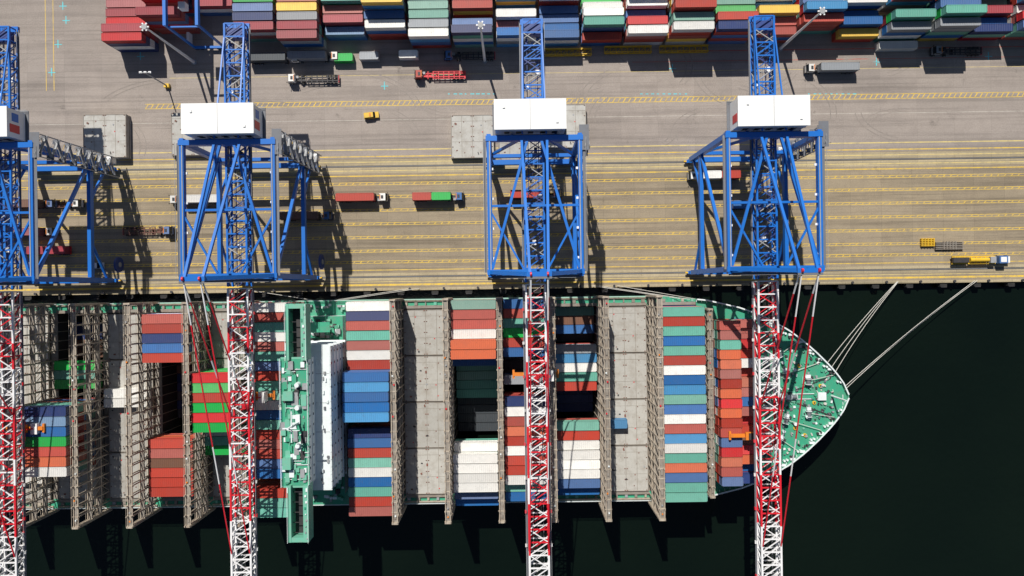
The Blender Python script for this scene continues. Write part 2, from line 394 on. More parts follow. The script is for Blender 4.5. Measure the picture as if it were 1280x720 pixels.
deck.quad([(57,y0o-2,DK),(57,y1o+2,DK),(57,y1o+2,BD),(57,y0o-2,BD)],'ship_green')
deck.quad([(-200,CY-30,DK),(-200,CY+30,DK),(-235,CY+20,DK),(-235,CY-20,DK)],'ship_green')
deck.build('deck',ship)
mb=MB()
fx=[57+i*1.6 for i in range(0,29)]+[102.6,103.3]
for sgn in (-1,1):
    for a,c in zip(fx[:-1],fx[1:]):
        mb.beam((a,CY+sgn*(hwat(a)-0.1),BD+0.6),(c,CY+sgn*(hwat(c)-0.1),BD+0.6),0.14,1.2,'ship_green_light')
        mb.beam((a,CY+sgn*(hwat(a)-0.1),BD+1.25),(c,CY+sgn*(hwat(c)-0.1),BD+1.25),0.40,0.10,'ship_white')
        mb.beam((a,CY+sgn*(hwat(a)-0.15),BD+0.1),(a,CY+sgn*(hwat(a)-0.9),BD+0.1),0.14,0.2,'ship_white')
mb.beam((103.25,CY-0.7,BD+0.6),(103.25,CY+0.7,BD+0.6),0.14,1.2,'ship_green_light')
for sgn in (-1,1):
    x=-198
    while x<56:
        y=CY+sgn*(hwat(x)-0.12)
        mb.beam((x,y,DK),(x,y,DK+1.1),0.07,0.07,'ship_white'); x+=3
    for hh in (0.6,1.1): mb.beam((-198,CY+sgn*31.66,DK+hh),(45,CY+sgn*31.66,DK+hh),0.10,0.08,'ship_white')
mb.build('bulwark_and_railings',ship)
def lashing_mesh(y0,y1,top,nm,depth=1.3):
    mb=MB(); d=depth/2
    n=int(round((y1-y0)/2.87)); lv=[DK+5,DK+9.5,top]
    for i in range(n+1):
        y=y0+(y1-y0)*i/n
        hh=top+R.choice((0.3,1.1,1.1))
        for x in (-d,d): mb.beam((x,y,DK),(x,y,hh),0.24,0.30,'lashing_steel')
        mb.beam((-d-0.35,y,top-0.1),(d+0.35,y,top-0.1),0.3,0.3,'lashing_steel')
        if i<n:
            y2=y0+(y1-y0)*(i+1)/n
            if i%3!=1:
                for x in (-d,d):
                    mb.beam((x,y,DK+0.5),(x,y2,lv[0]),0.13,0.13,'lashing_steel')
                    mb.beam((x,y2,lv[0]),(x,y,lv[1]),0.13,0.13,'lashing_steel')
            if i%2==0: mb.box((0,(y+y2)/2,lv[2]+0.06),(0.5,0.9,0.5),'hatch_rib')
            if R.random()<0.35: mb.box((R.uniform(-0.3,0.3),y+R.uniform(0.6,2),lv[2]+0.2),(0.4,0.4,0.5),R.choice(['safety_orange','ship_white','galvanised','crane_red']))
            if R.random()<0.5:   # stowed lashing rods
                mb.beam((d+0.15,y+0.3,lv[1]-0.2),(d+0.15,y2-0.3,lv[1]-3.5),0.06,0.06,'galvanised')
    for z in lv:
        mb.b6(-d+0.2,d-0.2,y0,y1,z-0.06,z,'hatch_rib')
        for x in (-d,d): mb.beam((x,y0-0.4,z),(x,y1+0.4,z),0.20,0.34,'lashing_steel')
        for x in (-d,d): mb.beam((x,y0,z+1.05),(x,y1,z+1.05),0.07,0.07,'lashing_steel')
    for y in (y0-0.2,y1+0.2):
        mb.beam((0,y,DK-0.2),(0,y,top+0.6),depth+0.5,0.5,'lashing_steel')
    return mb.mesh(nm)
LMS=[lashing_mesh(CY-32.2,CY+31.6,24.6,'lashing_bridge') for _ in range(4)]
for i_,x in enumerate(BRX+BRX2[:-1]): put(LMS[i_%4],'lashing_bridge',ship,(x,0,0))
lm3=lashing_mesh(CY-27.5,CY+27.5,19,'lashing_bridge',1.0)
put(lm3,'lashing_bridge',ship,(58.3,0,0.5))
HC=9.6
def hatch_mesh(Ly):
    mb=MB(); Lx=13.7
    mb.b6(-Lx/2,Lx/2,-Ly/2,Ly/2,-0.75,0,'hatch_grey')
    n=int(Ly/2.87)
    for i in range(n+1):
        y=-Ly/2+0.3+i*(Ly-0.6)/n
        for x in (-Lx/2+0.5,-0.35,0.35,Lx/2-0.5): mb.box((x,y,0.05),(0.34,0.24,0.14),'socket_rust')
        if i<n:
            for x in (-Lx/4,Lx/4):
                mb.box((x+R.uniform(-1,1),y+1.4,0.03),(0.3,0.3,0.1),R.choice(['socket_rust','crane_red','hatch_rib']))
    for x in (-Lx/2+0.08,Lx/2-0.08): mb.b6(x-0.1,x+0.1,-Ly/2,Ly/2,-0.2,0.10,'hatch_rib')
    for y in (-Ly/2+0.08,Ly/2-0.08): mb.b6(-Lx/2+0.3,Lx/2-0.3,y-0.08,y+0.08,-0.2,0.09,'hatch_rib')
    for i in range(1,4): 
        x=-Lx/2+Lx*i/4; mb.b6(x-0.06,x+0.06,-Ly/2+0.3,Ly/2-0.3,-0.1,0.03,'hatch_rib')
    for i in range(1,n,2):
        y=-Ly/2+0.3+(i+0.5)*(Ly-0.6)/n; mb.b6(-Lx/2+0.3,Lx/2-0.3,y-0.04,y+0.04,-0.1,0.027,'hatch_rib')
    for i in range(5): mb.box((R.uniform(-6,6),R.uniform(-Ly/2+1,Ly/2-1),0.06),(R.uniform(0.2,0.9),R.uniform(0.2,0.6),0.14),R.choice(['dark_steel','galvanised','socket_rust']),R.uniform(0,3))
    return mb.mesh('hatch_cover')
PY=2.87
def rowy(i): return -3.3-PY*(i+0.5)
HM={}
def hatch_rows(bay,i0,n):
    key=(n,R.randint(0,2))
    if key not in HM: HM[key]=hatch_mesh(n*PY-0.25)
    put(HM[key],'hatch_cover',ship,(BAYS[bay]+R.uniform(-0.08,0.08),(rowy(i0)+rowy(i0+n-1))/2,HC+R.uniform(0,0.03)))
TH=2.75
def stack(bay,i,T,col,kind='ship',x=None,base=None,other=None):
    if x is None: x=BAYS[bay]
    z=HC+0.14 if base is None else base
    for t in range(T):
        c=col if t==T-1 else (other or R.choice('rrrbttwnbro'))
        container(kind,c,x,rowy(i),z+t*TH)
def hold(bay,i,level,col):
    container('ship',col,BAYS[bay],rowy(i),level-2.72)

full=[(1,5),(6,5),(11,5),(16,5)]
def covers(bay,which=(0,1,2,3)):
    for w in which: hatch_rows(bay,*full[w])
for b_ in ('N','M','K','G','C','B','H','I','J2'): covers(b_)
covers('F',(0,)); covers('F',(3,)); covers('E',(0,3)); covers('D',(3,)); covers('J',(0,3)); covers('L',(2,3,))
hatch_rows('E',11,5)
for j,c in enumerate('trtbtrwbltbwrlwtobtt'): stack('B',1+j,4,c,other=None)
for j,c in enumerate('wnrtrwr'): stack('H',j,4,c)
for j,c in enumerate('blbbl'): stack('H',7+j,6,c,other='b')
for j,c in enumerate('.nbrtwbtrr'): 
    if c!='.': stack('H',12+j,4,c)
for j,c in enumerate('trrwoo'): stack('F',j,4 if j<4 else 5,c)
stack('F',6,2,'b')
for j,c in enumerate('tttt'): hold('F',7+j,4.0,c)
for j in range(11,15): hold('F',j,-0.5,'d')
for j,c in enumerate('wwww'): stack('F',16+j,3,c)
stack('F',15,2,'w'); stack('F',20,2,'b'); stack('F',21,1,'b')
for j,c in enumerate('brtgrbtw'): 
    if j<6: stack('E',j,3,c)
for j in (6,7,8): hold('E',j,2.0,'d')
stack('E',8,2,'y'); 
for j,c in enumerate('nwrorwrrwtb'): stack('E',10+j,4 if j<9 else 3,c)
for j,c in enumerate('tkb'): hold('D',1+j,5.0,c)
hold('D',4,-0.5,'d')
for j,c in enumerate('ylwtr'): stack('D',5+j,2,c,base=2.2+TH)
for j in (10,11,12): hold('D',j,-1.0,'n')
for j,c in enumerate('trwwwwb'): stack('D',13+j,2,c,base=HC-0.4 if j<3 else None)
stack('D',20,1,'b')
container('ship20','l',BAYS['C']-3.0,rowy(13),HC+0.14)
for k_,(u) in enumerate((63.9,70.4)):
    s='rrtoorroRorrbRorb' if k_==0 else 'rrRrwrorbrRrkRobn'
    for j,c in enumerate(s):
        yy=CY+(8-j)*2.87
        if abs(yy-CY)+1.4<hwat(u+3)-0.3:
            T=4 if k_==0 else (3 if j%5 else 2)
            for t in range(T): container('ship20',c if t==T-1 else R.choice('rrtbw'),u,yy,BD+0.1+t*TH)
for j,c in enumerate('wrtwrtbrtt'): stack('I',j,4,c)
for j,c in enumerate('wbtrrrbb.rtt'):
    if c!='.': stack('I',10+j,4,c)
for j,c in enumerate('RgrgRg'): stack('J2',7+j,5 if j<6 else 3,c,other='g')
for j,c in enumerate('wtg'): stack('J2',13+j,2,c)
for j,c in enumerate('.rrnbr'):
    if c!='.': stack('J',j,4,c)
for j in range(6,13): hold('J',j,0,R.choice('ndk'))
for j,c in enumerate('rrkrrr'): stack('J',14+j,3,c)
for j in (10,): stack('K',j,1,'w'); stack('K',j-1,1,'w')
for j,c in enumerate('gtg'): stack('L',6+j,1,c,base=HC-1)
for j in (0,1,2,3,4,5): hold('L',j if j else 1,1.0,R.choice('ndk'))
for j,c in enumerate('nlbgrow'): stack('L',10+j,6,c)
stack('M',18,1,'w')
for j,c in enumerate('rtbwrrbttr'): stack('N',3+j,4,c)

# ---- accommodation block
sup=MB()
ax0,ax1=-64.0,-50.2
sup.b6(ax0+1,ax1-1.4,CY-27,CY+27,DK,DK+5,'ship_white')
sup.quad([(ax0+1,CY-27,DK+5.02),(ax1-1.4,CY-27,DK+5.02),(ax1-1.4,CY+27,DK+5.02),(ax0+1,CY+27,DK+5.02)],'ship_green')
for k_ in range(8):
    z=DK+5+k_*3.3
    xa=-61.2; xb=-50.3 if k_<6 else -54.5
    hy=(19.5 if k_<6 else 16.8)
    sup.b6(xa,xb,CY-hy,CY+hy,z,z+3.15,'ship_white')
    sup.b6(xa-0.4,xb+0.15,CY-hy-0.5,CY+hy+0.5,z+3.15,z+3.3,'ship_green_light' if k_==7 else 'ship_white')
    n=12
    for i in range(n):
        yy=CY-hy+1.5+i*(2*hy-3)/(n-1)
        sup.b6(xb-0.02,xb+0.04,yy-0.3,yy+0.3,z+1.5,z+2.2,'glass_dark')
ztr=DK+5+6*3.3   # white terrace roof level
zt=DK+5+8*3.3
XR=-54.3
sup.quad([(-61.6,CY-16.8,zt+0.03),(XR,CY-16.8,zt+0.03),(XR,CY+16.8,zt+0.03),(-61.6,CY+16.8,zt+0.03)],'ship_green')
sup.b6(-63.3,-61.7,CY-14,CY+14,zt-6.5,zt-6.3,'ship_green')
zb=zt-3.0
for y0,y1 in ((CY+16.5,CY+31.4),(CY-31.4,CY-16.5)):
    sup.b6(-59.8,-59.0,y0,y1,zb,zb+4.2,'ship_green_light')
    sup.b6(-55.8,-54.4,y0,y1,zb,zb+4.2,'ship_green_light')
    sup.b6(-59.1,-55.7,y0,y1,zb,zb+0.4,'dark_steel')
    yy0=y0 if y0<CY-20 else y1-1.2
    sup.b6(-59.8,-54.4,yy0,yy0+1.2,zb+0.2,zb+4.1,'ship_green_light')
    for t in range(5):
        yy=y0+2+t*2.7; sup.beam((-59.1,yy,zb+2.4),(-55.7,yy,zb+2.4),0.15,0.2,'dark_steel')
    for t in range(9): sup.box((-55.1+R.uniform(-0.4,0.4),y0+1+t*1.6,zb+4.3),(R.uniform(0.2,0.6),R.uniform(0.2,0.9),0.3),R.choice(['ship_white','galvanised','ship_green']))
    sup.beam((-54.4,y0,zb+4.9),(-54.4,y1,zb+4.9),0.08,0.08,'ship_white'); sup.beam((-59.8,y0,zb+4.9),(-59.8,y1,zb+4.9),0.08,0.08,'ship_white')
    ym=(y0+y1)/2
    sup.beam((-57,ym,zb),(-57,CY+(17 if ym>CY else -17),zb-9),0.35,0.35,'ship_white')
rr=random.Random(5)
for i in range(110):
    xx=rr.uniform(-61,-55); yy=CY+rr.uniform(-15.5,15.5); s=rr.uniform(0.3,1.3)
    sup.box((xx,yy,zt+s*0.3),(s,s*rr.uniform(0.6,2.5),s*0.7),rr.choice(['ship_green','ship_white','ship_green_light','galvanised','ship_green_light','dark_steel']))
for i in range(30):
    yy=CY+rr.uniform(-15,15); xa=rr.uniform(-61,-57); l_=rr.uniform(1.5,5)
    if rr.random()<0.5: sup.beam((xa,yy,zt+0.3),(min(xa+l_,XR),yy,zt+0.3),0.14,0.2,'ship_white')
    else: sup.beam((xa,yy,zt+0.3),(xa,min(yy+l_*1.5,CY+16),zt+0.3),0.14,0.2,'ship_green_light')
for yy in (CY-6,CY+4,CY+10): sup.cyl((-57,yy,zt),(-57,yy,zt+1.6),0.8,0.6,'ship_white',12)
sup.beam((-57,CY,zt),(-57,CY,zt+9),0.5,0.5,'ship_white'); sup.beam((-57,CY-4,zt+6),(-57,CY+4,zt+6),0.25,0.25,'ship_white')
sup.beam((-58.6,CY,zt+8),(-55,CY,zt+8),0.3,0.3,'ship_white')
sup.b6(-60.8,-58.6,CY-12,CY-9,zt,zt+2.2,'ship_green_light'); sup.b6(-60.5,-58,CY+6,CY+8.4,zt,zt+1.8,'ship_green_light')
for (xx,zz_,hh_) in ((-61.6,zt,17),(XR-0.1,zt,17),(-50.2,ztr,19.5)):
    for hh in (0.6,1.1): sup.beam((xx,CY-hh_,zz_+hh),(xx,CY+hh_,zz_+hh),0.07,0.07,'ship_white')
    for i in range(18): sup.beam((xx,CY-hh_+i*2,zz_),(xx,CY-hh_+i*2,zz_+1.1),0.06,0.06,'ship_white')
for i in range(22):
    sup.box((-52.3+rr.uniform(-1.5,1.5),CY+rr.uniform(-18,18),ztr+0.2),(rr.uniform(0.2,0.7),rr.uniform(0.3,1.2),0.45),rr.choice(['ship_white','galvanised','ship_white','grating']))
for yy in (-12,-4,4,12): sup.b6(-54.2,-50.5,CY+yy-0.05,CY+yy+0.05,ztr+0.0,ztr+0.06,'galvanised')
for sgn in (-1,1):
    for i in range(44):
        xx=rr.uniform(-62,-52.2); yy=CY+sgn*rr.uniform(20.5,26.5); s=rr.uniform(0.4,1.4)
        sup.box((xx,yy,DK+5+s*0.4),(s,s*rr.uniform(0.6,1.6),s*0.9),rr.choice(['ship_green','ship_white','ship_green_light','galvanised','dark_steel']))
    for i in range(14):
        xx=rr.uniform(-63,-51); sup.box((xx,CY+sgn*rr.uniform(28.2,30.6),DK+0.5),(rr.uniform(0.5,1.4),0.7,1.0),rr.choice(['ship_green_light','ship_white','galvanised']))
    sup.b6(-62.5,-60.6,CY+sgn*19.5-1.0,CY+sgn*19.5+1.0,DK+5,zt-6,'ship_white')
    yl_=CY+sgn*24
    sup.cyl((-60.6,yl_,DK+9),(-59.4,yl_,DK+9),0.3,1.1,'safety_orange',10); sup.cyl((-59.4,yl_,DK+9),(-55.4,yl_,DK+9),1.1,1.1,'safety_orange',10); sup.cyl((-55.4,yl_,DK+9),(-54.2,yl_,DK+9),1.1,0.3,'safety_orange',10)
    sup.b6(-61,-54,yl_-1.5,yl_+1.5,DK+10.6,DK+10.75,'ship_green')
    for xx in (-60.8,-54.2): sup.beam((xx,yl_,DK+5),(xx,yl_,DK+10.6),0.3,0.3,'ship_white')
sup.build('accommodation_block',ship)
# ---- foredeck machinery
fd=MB()
def winch(x,y,rz=0):
    c,s_=math.cos(rz),math.sin(rz)
    def T(a,b_,z): return (x+a*c-b_*s_, y+a*s_+b_*c, BD+z)
    fd.box((x,y,BD+0.15),(3.4,2.2,0.3),'ship_green_light',rz)
    fd.cyl(T(0,-1.2,1.0),T(0,0.4,1.0),0.65,0.65,'grating',12)
    for q in (-1.25,0.45): fd.cyl(T(0,q,1.0),T(0,q+0.12,1.0),1.0,1.0,'ship_white',14)
    fd.box(T(0,1.3,0.7),(1.2,1.0,1.2),'ship_white',rz); fd.cyl(T(0,1.8,1.0),T(0,2.6,1.0),0.35,0.35,'galvanised',10)
    fd.box(T(1.2,0.9,0.5),(0.7,0.7,0.9),'dark_steel',rz)
for (x,y,rz) in ((78,10,0.3),(84,7,0.2),(91,5,0),(78,-10,-0.3),(84,-7,-0.2),(91,-5,0),(79,3,1.57),(79,-3,1.57),(75.5,17,0),(75.5,-17,0),(86,0,1.57),(82,13.5,0.5),(82,-13.5,-0.5)):
    winch(x,CY+y,rz)
for sgn in (-1,1):
    for i in range(13):
        x=75+i*2.1; y=CY+sgn*(hwat(x)-1.9); mt='dark_steel' if i%2 else 'ship_white'
        fd.cyl((x,y,BD),(x,y,BD+0.8),0.35,0.35,mt,8); fd.cyl((x+0.9,y-sgn*0.25,BD),(x+0.9,y-sgn*0.25,BD+0.8),0.35,0.35,mt,8)
    for i in range(8):
        x=77+i*3; y=CY+sgn*(hwat(x)-0.8); fd.box((x,y,BD+0.4),(1.6,0.7,0.7),'ship_white')
    for i in range(22):
        fd.box((88+i*0.42,CY+sgn*(2.2+i*0.16),BD+0.2),(0.34,0.2 if i%2 else 0.4,0.2),'dark_steel',sgn*0.4)
    fd.cyl((97.6,CY+sgn*5.9,BD),(97.6,CY+sgn*5.9,BD+0.3),0.8,0.8,'dark_steel',12)
    for i in range(5): fd.cyl((76+i*3.6,CY+sgn*(15-i*2.2),BD),(76+i*3.6,CY+sgn*(15-i*2.2),BD+1.3),0.35,0.5,'ship_white',10)
    fd.beam((74.2,CY+sgn*1,BD+1.2),(74.2,CY+sgn*24,BD+1.2),0.25,2.4,'ship_green_light')
    for i in range(8): fd.beam((74.4,CY+sgn*(2+i*3),BD+0.1),(75.6,CY+sgn*(2+i*3),BD+0.1),0.12,0.12,'ship_green_light')
    for (a,b_,c_,d_) in ((84,7,95,10.5),(91,5,99,6.5),(78,10,88,17)):
        fd.beam((a,CY+sgn*b_,BD+1.0),(c_,CY+sgn*d_,BD+0.5),0.16,0.12,'rope')
    fd.beam((77,CY+sgn*0.8,BD+0.25),(93,CY+sgn*0.8,BD+0.25),0.2,0.25,'ship_white')
fd.b6(94,96.5,CY-1.2,CY+1.2,BD,BD+0.9,'ship_white'); fd.b6(81,83,CY-1,CY+1,BD,BD+1.3,'ship_white')
fd.cyl((98.6,CY,BD),(98.6,CY,BD+9),0.35,0.2,'ship_white',8); fd.beam((98.6,CY-1.5,BD+7),(98.6,CY+1.5,BD+7),0.15,0.15,'ship_white')
for (x,y) in ((88.5,9.5),(87,-9.8),(93,-2),(80,0),(95,3.2),(90,-12)):
    fd.cyl((x,CY+y,BD),(x,CY+y,BD+0.35),0.55,0.55,'safety_yellow',14); fd.cyl((x,CY+y,BD+0.3),(x,CY+y,BD+0.5),0.25,0.25,'dark_steel',10)
for k_ in range(220):
    x=rr.uniform(76,99); w_=hwat(x)-2
    if w_>1: fd.box((x,CY+rr.uniform(-w_,w_),BD+0.15),(rr.uniform(0.2,0.9),rr.uniform(0.2,0.8),rr.uniform(0.3,0.8)),rr.choice(['ship_green','ship_green_light','ship_white','dark_steel','galvanised','dark_steel','rope','grating']),rr.uniform(0,3))
fd.build('foredeck_winches_and_gear',ship)
def rope(p,q,sag,r=0.09):
    mb=MB(); p=Vector(p); q=Vector(q); n=12; pts=[]
    for i in range(n+1):
        t=i/n; v=p.lerp(q,t); v.z-=sag*4*t*(1-t); pts.append(v)
    for a,c in zip(pts[:-1],pts[1:]): mb.cyl(a,c,r,r,'rope',6)
    mb.build('mooring_line')
bqx,_=plan(1120,352)
for d in (0,0.25,0.5): rope((97+d*4,CY+10.5-d*7,BD+1),(bqx+d*0.8,0.3,0.6),1.0+d)
bqx2,_=plan(1217,350)
for d in (0,0.8): rope((102.2,CY+3.0-d*1.2,BD+1),(bqx2+d,0.3,0.6),1.5+d)
for (a,b_) in ((55,28),(52,26),(60,34)): rope((a,CY+hwat(a)-0.3,BD+0.3),(b_,0.3,0.6),0.6)
for (a,b_) in ((-55,-30),(-57,-33),(-60,-84)): rope((a,CY+hwat(a)-0.3,DK+0.3),(b_,0.3,0.6),0.6)

# ------------------------------------------------------------------ ship-to-shore cranes
def crane_parts():
    P={}
    BL='crane_blue'
    f=MB(); hx=12.2; bx_=12.9; TOP=38.0
    for y in (LS_Y,WS_Y):
        f.beam((-bx_+0.5,y,3.4),(bx_-0.5,y,3.4),1.5,1.7,BL)
        for sx in (-1,1):
            f.beam((sx*9.2,y,1.8),(sx*13.4,y,1.8),1.1,0.9,BL)
            for i in range(6):
                xx=sx*(8.9+i*0.95); f.cyl((xx,y-0.2,0.45),(xx,y+0.2,0.45),0.42,0.42,'dark_steel',12)
                f.box((xx,y,0.95),(0.8,0.9,0.7),BL)
            f.beam((sx*bx_,y,4.2),(sx*hx,y,TOP+0.6),1.6,1.4,BL)
            f.box((sx*14.2,y,1.4),(0.8,0.5,0.5),'safety_yellow')
    for sx in (-1,1):
        xm=sx*12.75
        f.beam((xm,WS_Y+0.8,14),(xm,LS_Y-0.8,14),1.1,1.6,BL)
        f.beam((sx*hx,WS_Y-1.2,TOP),(sx*hx,LS_Y+1.2,TOP),1.1,1.5,BL)
        f.beam((xm,LS_Y-0.6,14.8),(sx*hx,WS_Y+1.0,TOP-0.9),0.85,0.85,BL)
        f.beam((xm,LS_Y-0.6,6.0),(xm,LS_Y-11,13.4),0.6,0.6,BL)
        f.beam((xm,WS_Y+0.6,6.0),(xm,WS_Y+11,13.4),0.6,0.6,BL)
        f.beam((sx*1.6,LS_Y+0.4,TOP+0.5),(sx*(hx-0.6),WS_Y+1,TOP+0.5),0.7,0.7,BL)
        f.beam((sx*hx,21,TOP+0.1),(sx*3.2,WS_Y+0.8,TOP+0.1),0.5,0.5,BL)
        f.b6(sx*hx-0.35+sx*1.1,sx*hx+0.35+sx*1.1,WS_Y,LS_Y,TOP+0.2,TOP+0.27,'grating')
        f.beam((sx*(hx+1.5),WS_Y,TOP+1.3),(sx*(hx+1.5),LS_Y,TOP+1.3),0.07,0.07,'galvanised')
        for yy in (8,16,24,32): f.box((sx*(hx-0.8),yy,TOP-0.4),(0.6,0.6,0.4),'house_white')
        f.beam((sx*(hx-0.2),WS_Y,TOP+0.85),(sx*(hx-0.2),LS_Y,TOP+0.85),0.25,0.1,'galvanised')
    for y in (LS_Y,WS_Y): f.beam((-hx-0.8,y,TOP-0.05),(hx+0.8,y,TOP-0.05),1.4,2.0,BL)
    f.b6(-hx,hx,WS_Y-1.6,WS_Y-0.8,TOP-0.6,TOP-0.5,'grating')
    f.b6(-hx,hx,LS_Y+0.9,LS_Y+1.7,TOP-3.6,TOP-3.5,'grating')
    for i in range(13): f.beam((-hx+i*2.03,WS_Y-1.6,TOP-0.5),(-hx+i*2.03,WS_Y-1.6,TOP+0.6),0.06,0.06,'galvanised')
    f.beam((-hx,WS_Y-1.6,TOP+0.6),(hx,WS_Y-1.6,TOP+0.6),0.06,0.06,'galvanised')
    f.beam((-12.7,LS_Y,14),(12.7,LS_Y,14),1.0,1.5,BL)
    f.beam((-4,LS_Y,36.8),(-12.6,LS_Y,15),0.7,0.7,BL); f.beam((4,LS_Y,36.8),(12.6,LS_Y,15),0.7,0.7,BL)
    AZ=59.0
    for sx in (-1,1):
        f.beam((sx*(hx-0.4),WS_Y,TOP+0.8),(sx*2.4,WS_Y-1,AZ),1.0,1.1,BL)
        f.beam((sx*2.2,WS_Y-0.8,AZ-0.4),(sx*3.4,LS_Y-0.5,TOP+0.6),0.65,0.65,BL)
    f.beam((-3.0,WS_Y-1,AZ),(3.0,WS_Y-1,AZ),1.1,1.3,BL)
    f.beam((-7.3,WS_Y-0.5,48.5),(7.3,WS_Y-0.5,48.5),0.7,0.8,BL)
    f.b6(-3.0,3.0,WS_Y-2.1,WS_Y-1.6,AZ+0.65,AZ+0.72,'grating')
    for xx in (-2,2): f.cyl((xx-0.2,WS_Y-1,AZ+1.0),(xx+0.2,WS_Y-1,AZ+1.0),0.5,0.5,'crane_red',12)
    for y in (LS_Y,WS_Y,22):
        for sx in (-1,1): f.beam((sx*2.7,y,33),(sx*2.7,y,37.2),0.5,0.5,BL)
    f.beam((-hx,22,TOP-0.1),(hx,22,TOP-0.1),0.6,0.9,BL)
    P['portal_frame']=f.mesh('portal_frame')
    s=MB(); z=4.5; k_=0
    while z<36:
        a=LS_Y-2.4; b_=LS_Y+2.4
        if k_%2: a,b_=b_,a
        xx=14.8-0.45*(z/38)*1.5
        s.beam((xx,a,z),(xx,b_,z+2.4),0.8,0.18,'galvanised')
        s.beam((xx-0.5,a,z+1),(xx-0.5,b_,z+3.4),0.07,0.07,'safety_yellow' if k_%3==0 else 'galvanised'); s.beam((xx+0.5,a,z+1),(xx+0.5,b_,z+3.4),0.07,0.07,'galvanised')
        s.box((xx-0.3,b_,z+2.4),(2.0,1.3,0.1),'grating')
        for q in (-0.9,0.9): s.beam((xx+q,b_,z+2.4),(xx+q,b_,z+3.5),0.08,0.08,'galvanised')
        z+=2.4; k_+=1
    for q in (LS_Y-3,LS_Y+3): s.beam((15.3,q,3),(14.2,q,38),0.25,0.25,'galvanised')
    s.b6(12,14.6,LS_Y-3.4,LS_Y+3.4,38.6,38.7,'grating')
    s.b6(13.7,15.0,LS_Y+1.2,LS_Y+3.0,4,7,'house_white')
    s.cyl((14.6,WS_Y+5,3.2),(15.2,WS_Y+5,3.2),2.4,2.4,'crane_blue_dark',20); s.cyl((15.2,WS_Y+5,3.2),(15.4,WS_Y+5,3.2),0.8,0.8,'galvanised',12)
    P['access_stairs']=s.mesh('access_stairs')
    def truss(y0,y1,seg,colfn,walk=True):
        b=MB(); n=int(round(abs(y1-y0)/seg)); w=2.65; zl,zh=29.6,32.8
        for i in range(n):
            ya=y0+(y1-y0)*i/n; yb=y0+(y1-y0)*(i+1)/n; ym=(ya+yb)/2
            c,c2=colfn(ym)
            for sx in (-1,1):
                b.beam((sx*w,ya,zh),(sx*w,yb,zh),0.5,0.55,c); b.beam((sx*w,ya,zl),(sx*w,yb,zl),0.5,0.7,c)
                b.beam((sx*w,ya,zl),(sx*w,ya,zh),0.28,0.28,c)
                b.beam((sx*w,ya,zl),(sx*w,yb,zh),0.24,0.24,c2)
                b.beam((sx*1.45,ya,zl-0.2),(sx*1.45,yb,zl-0.2),0.2,0.3,'crane_blue_dark' if c=='crane_blue' else 'grating')
            b.beam((-w,ya,zh),(w,ya,zh),0.34,0.36,c)
            b.beam((-w,ya,zl),(w,ya,zl),0.28,0.3,c2)
            if i%2: b.beam((-w,ya,zh+0.05),(w,yb,zh+0.05),0.24,0.24,c2)
            else: b.beam((w,ya,zh-0.05),(-w,yb,zh-0.05),0.24,0.24,c2)
            b.beam((-w,yb,zl-0.05),(w,ya,zl-0.05),0.22,0.22,c); 
            b.beam((-w,ym,zh),(0,ya,zh),0.16,0.16,c2); b.beam((w,ym,zh),(0,yb,zh),0.16,0.16,c2)
        if walk:
            for sx in (-1,1):
                b.b6(sx*3.2-0.25,sx*3.2+0.25,min(y0,y1),max(y0,y1),zl+0.4,zl+0.46,'grating')
                b.beam((sx*3.5,y0,zl+1.5),(sx*3.5,y1,zl+1.5),0.07,0.07,'galvanised')
            for xx in (-0.8,-0.4,0.4,0.8): b.beam((xx,y0,zh-0.8),(xx,y1,zh-0.8),0.06,0.06,'dark_steel')
        return b
    def blue(y): return ('crane_blue',('crane_blue_dark','crane_blue','galvanised')[int(y/4)%3])
    b=truss(74.0,1.5,3.6,blue)
    for i in range(16):
        y=4+i*4.3; b.box((R.choice((-1.5,-0.5,0,0.6,1.5)),y,30.6),(R.uniform(0.6,1.4),R.uniform(0.8,2.0),0.8),R.choice(['galvanised','crane_blue_dark','grating','house_white','crane_red']))
    b.b6(-3.2,3.2,73.5,75.0,29.4,30.2,'crane_blue'); b.b6(-2.4,2.4,70,73,30.4,32.2,'crane_blue_dark')
    for sx in (-1,1): b.beam((sx*2.7,70,33),(sx*3.2,LS_Y+1,39),0.35,0.35,'crane_blue')
    P['boom_girder']=b.mesh('boom_girder')
    segs=[(8,-14,'crane_white','crane_red'),(-14,-20,'crane_red','crane_white'),(-20,-31,'crane_white','crane_white'),(-31,-45,'crane_red','crane_white'),(-45,-53,'crane_white','crane_red'),(-53,-66,'crane_red','crane_white'),(-66,-95,'crane_white','crane_white')]
    def mkrw(off):
        def rw(y):
            y=y+off
            for a,c,m1,m2 in segs:
                if c<=y<=a: return m1,m2
            return ('crane_red','crane_white')
        return rw
    for q,off in enumerate((0,-3,6)):
        b=truss(0.9,-88,3.5,mkrw(off))
        for i in range(9): 
            y=-6-i*9.4
            for sx in (-1,1): b.box((sx*3.5,y,30.6),(0.5,0.8,0.5),'house_white' if i%2 else 'crane_red')
        P['boom_outreach%d'%q]=b.mesh('boom_outreach')
    st=MB()
    def stay(p,q,w=0.27):
        p=Vector(p); q=Vector(q); n=7
        for i in range(n): st.beam(p.lerp(q,i/n),p.lerp(q,(i+1)/n),w,w,'crane_red' if i%4 else 'crane_white')
    for sx in (-1,1):
        stay((sx*2.3,WS_Y-1.4,59.2),(sx*2.5,-33,33.2)); stay((sx*2.0,WS_Y-1.4,59.6),(sx*2.5,-72,33.2))
    P['forestays']=st.mesh('forestays')
    h=MB()
    h.b6(-10.4,8.2,41.8,49.4,34.8,41.6,'house_white')
    h.b6(-10.6,8.4,41.6,49.6,41.6,41.85,'house_white')
    h.b6(-11.2,9.0,41.1,50.2,34.4,34.6,'grating')
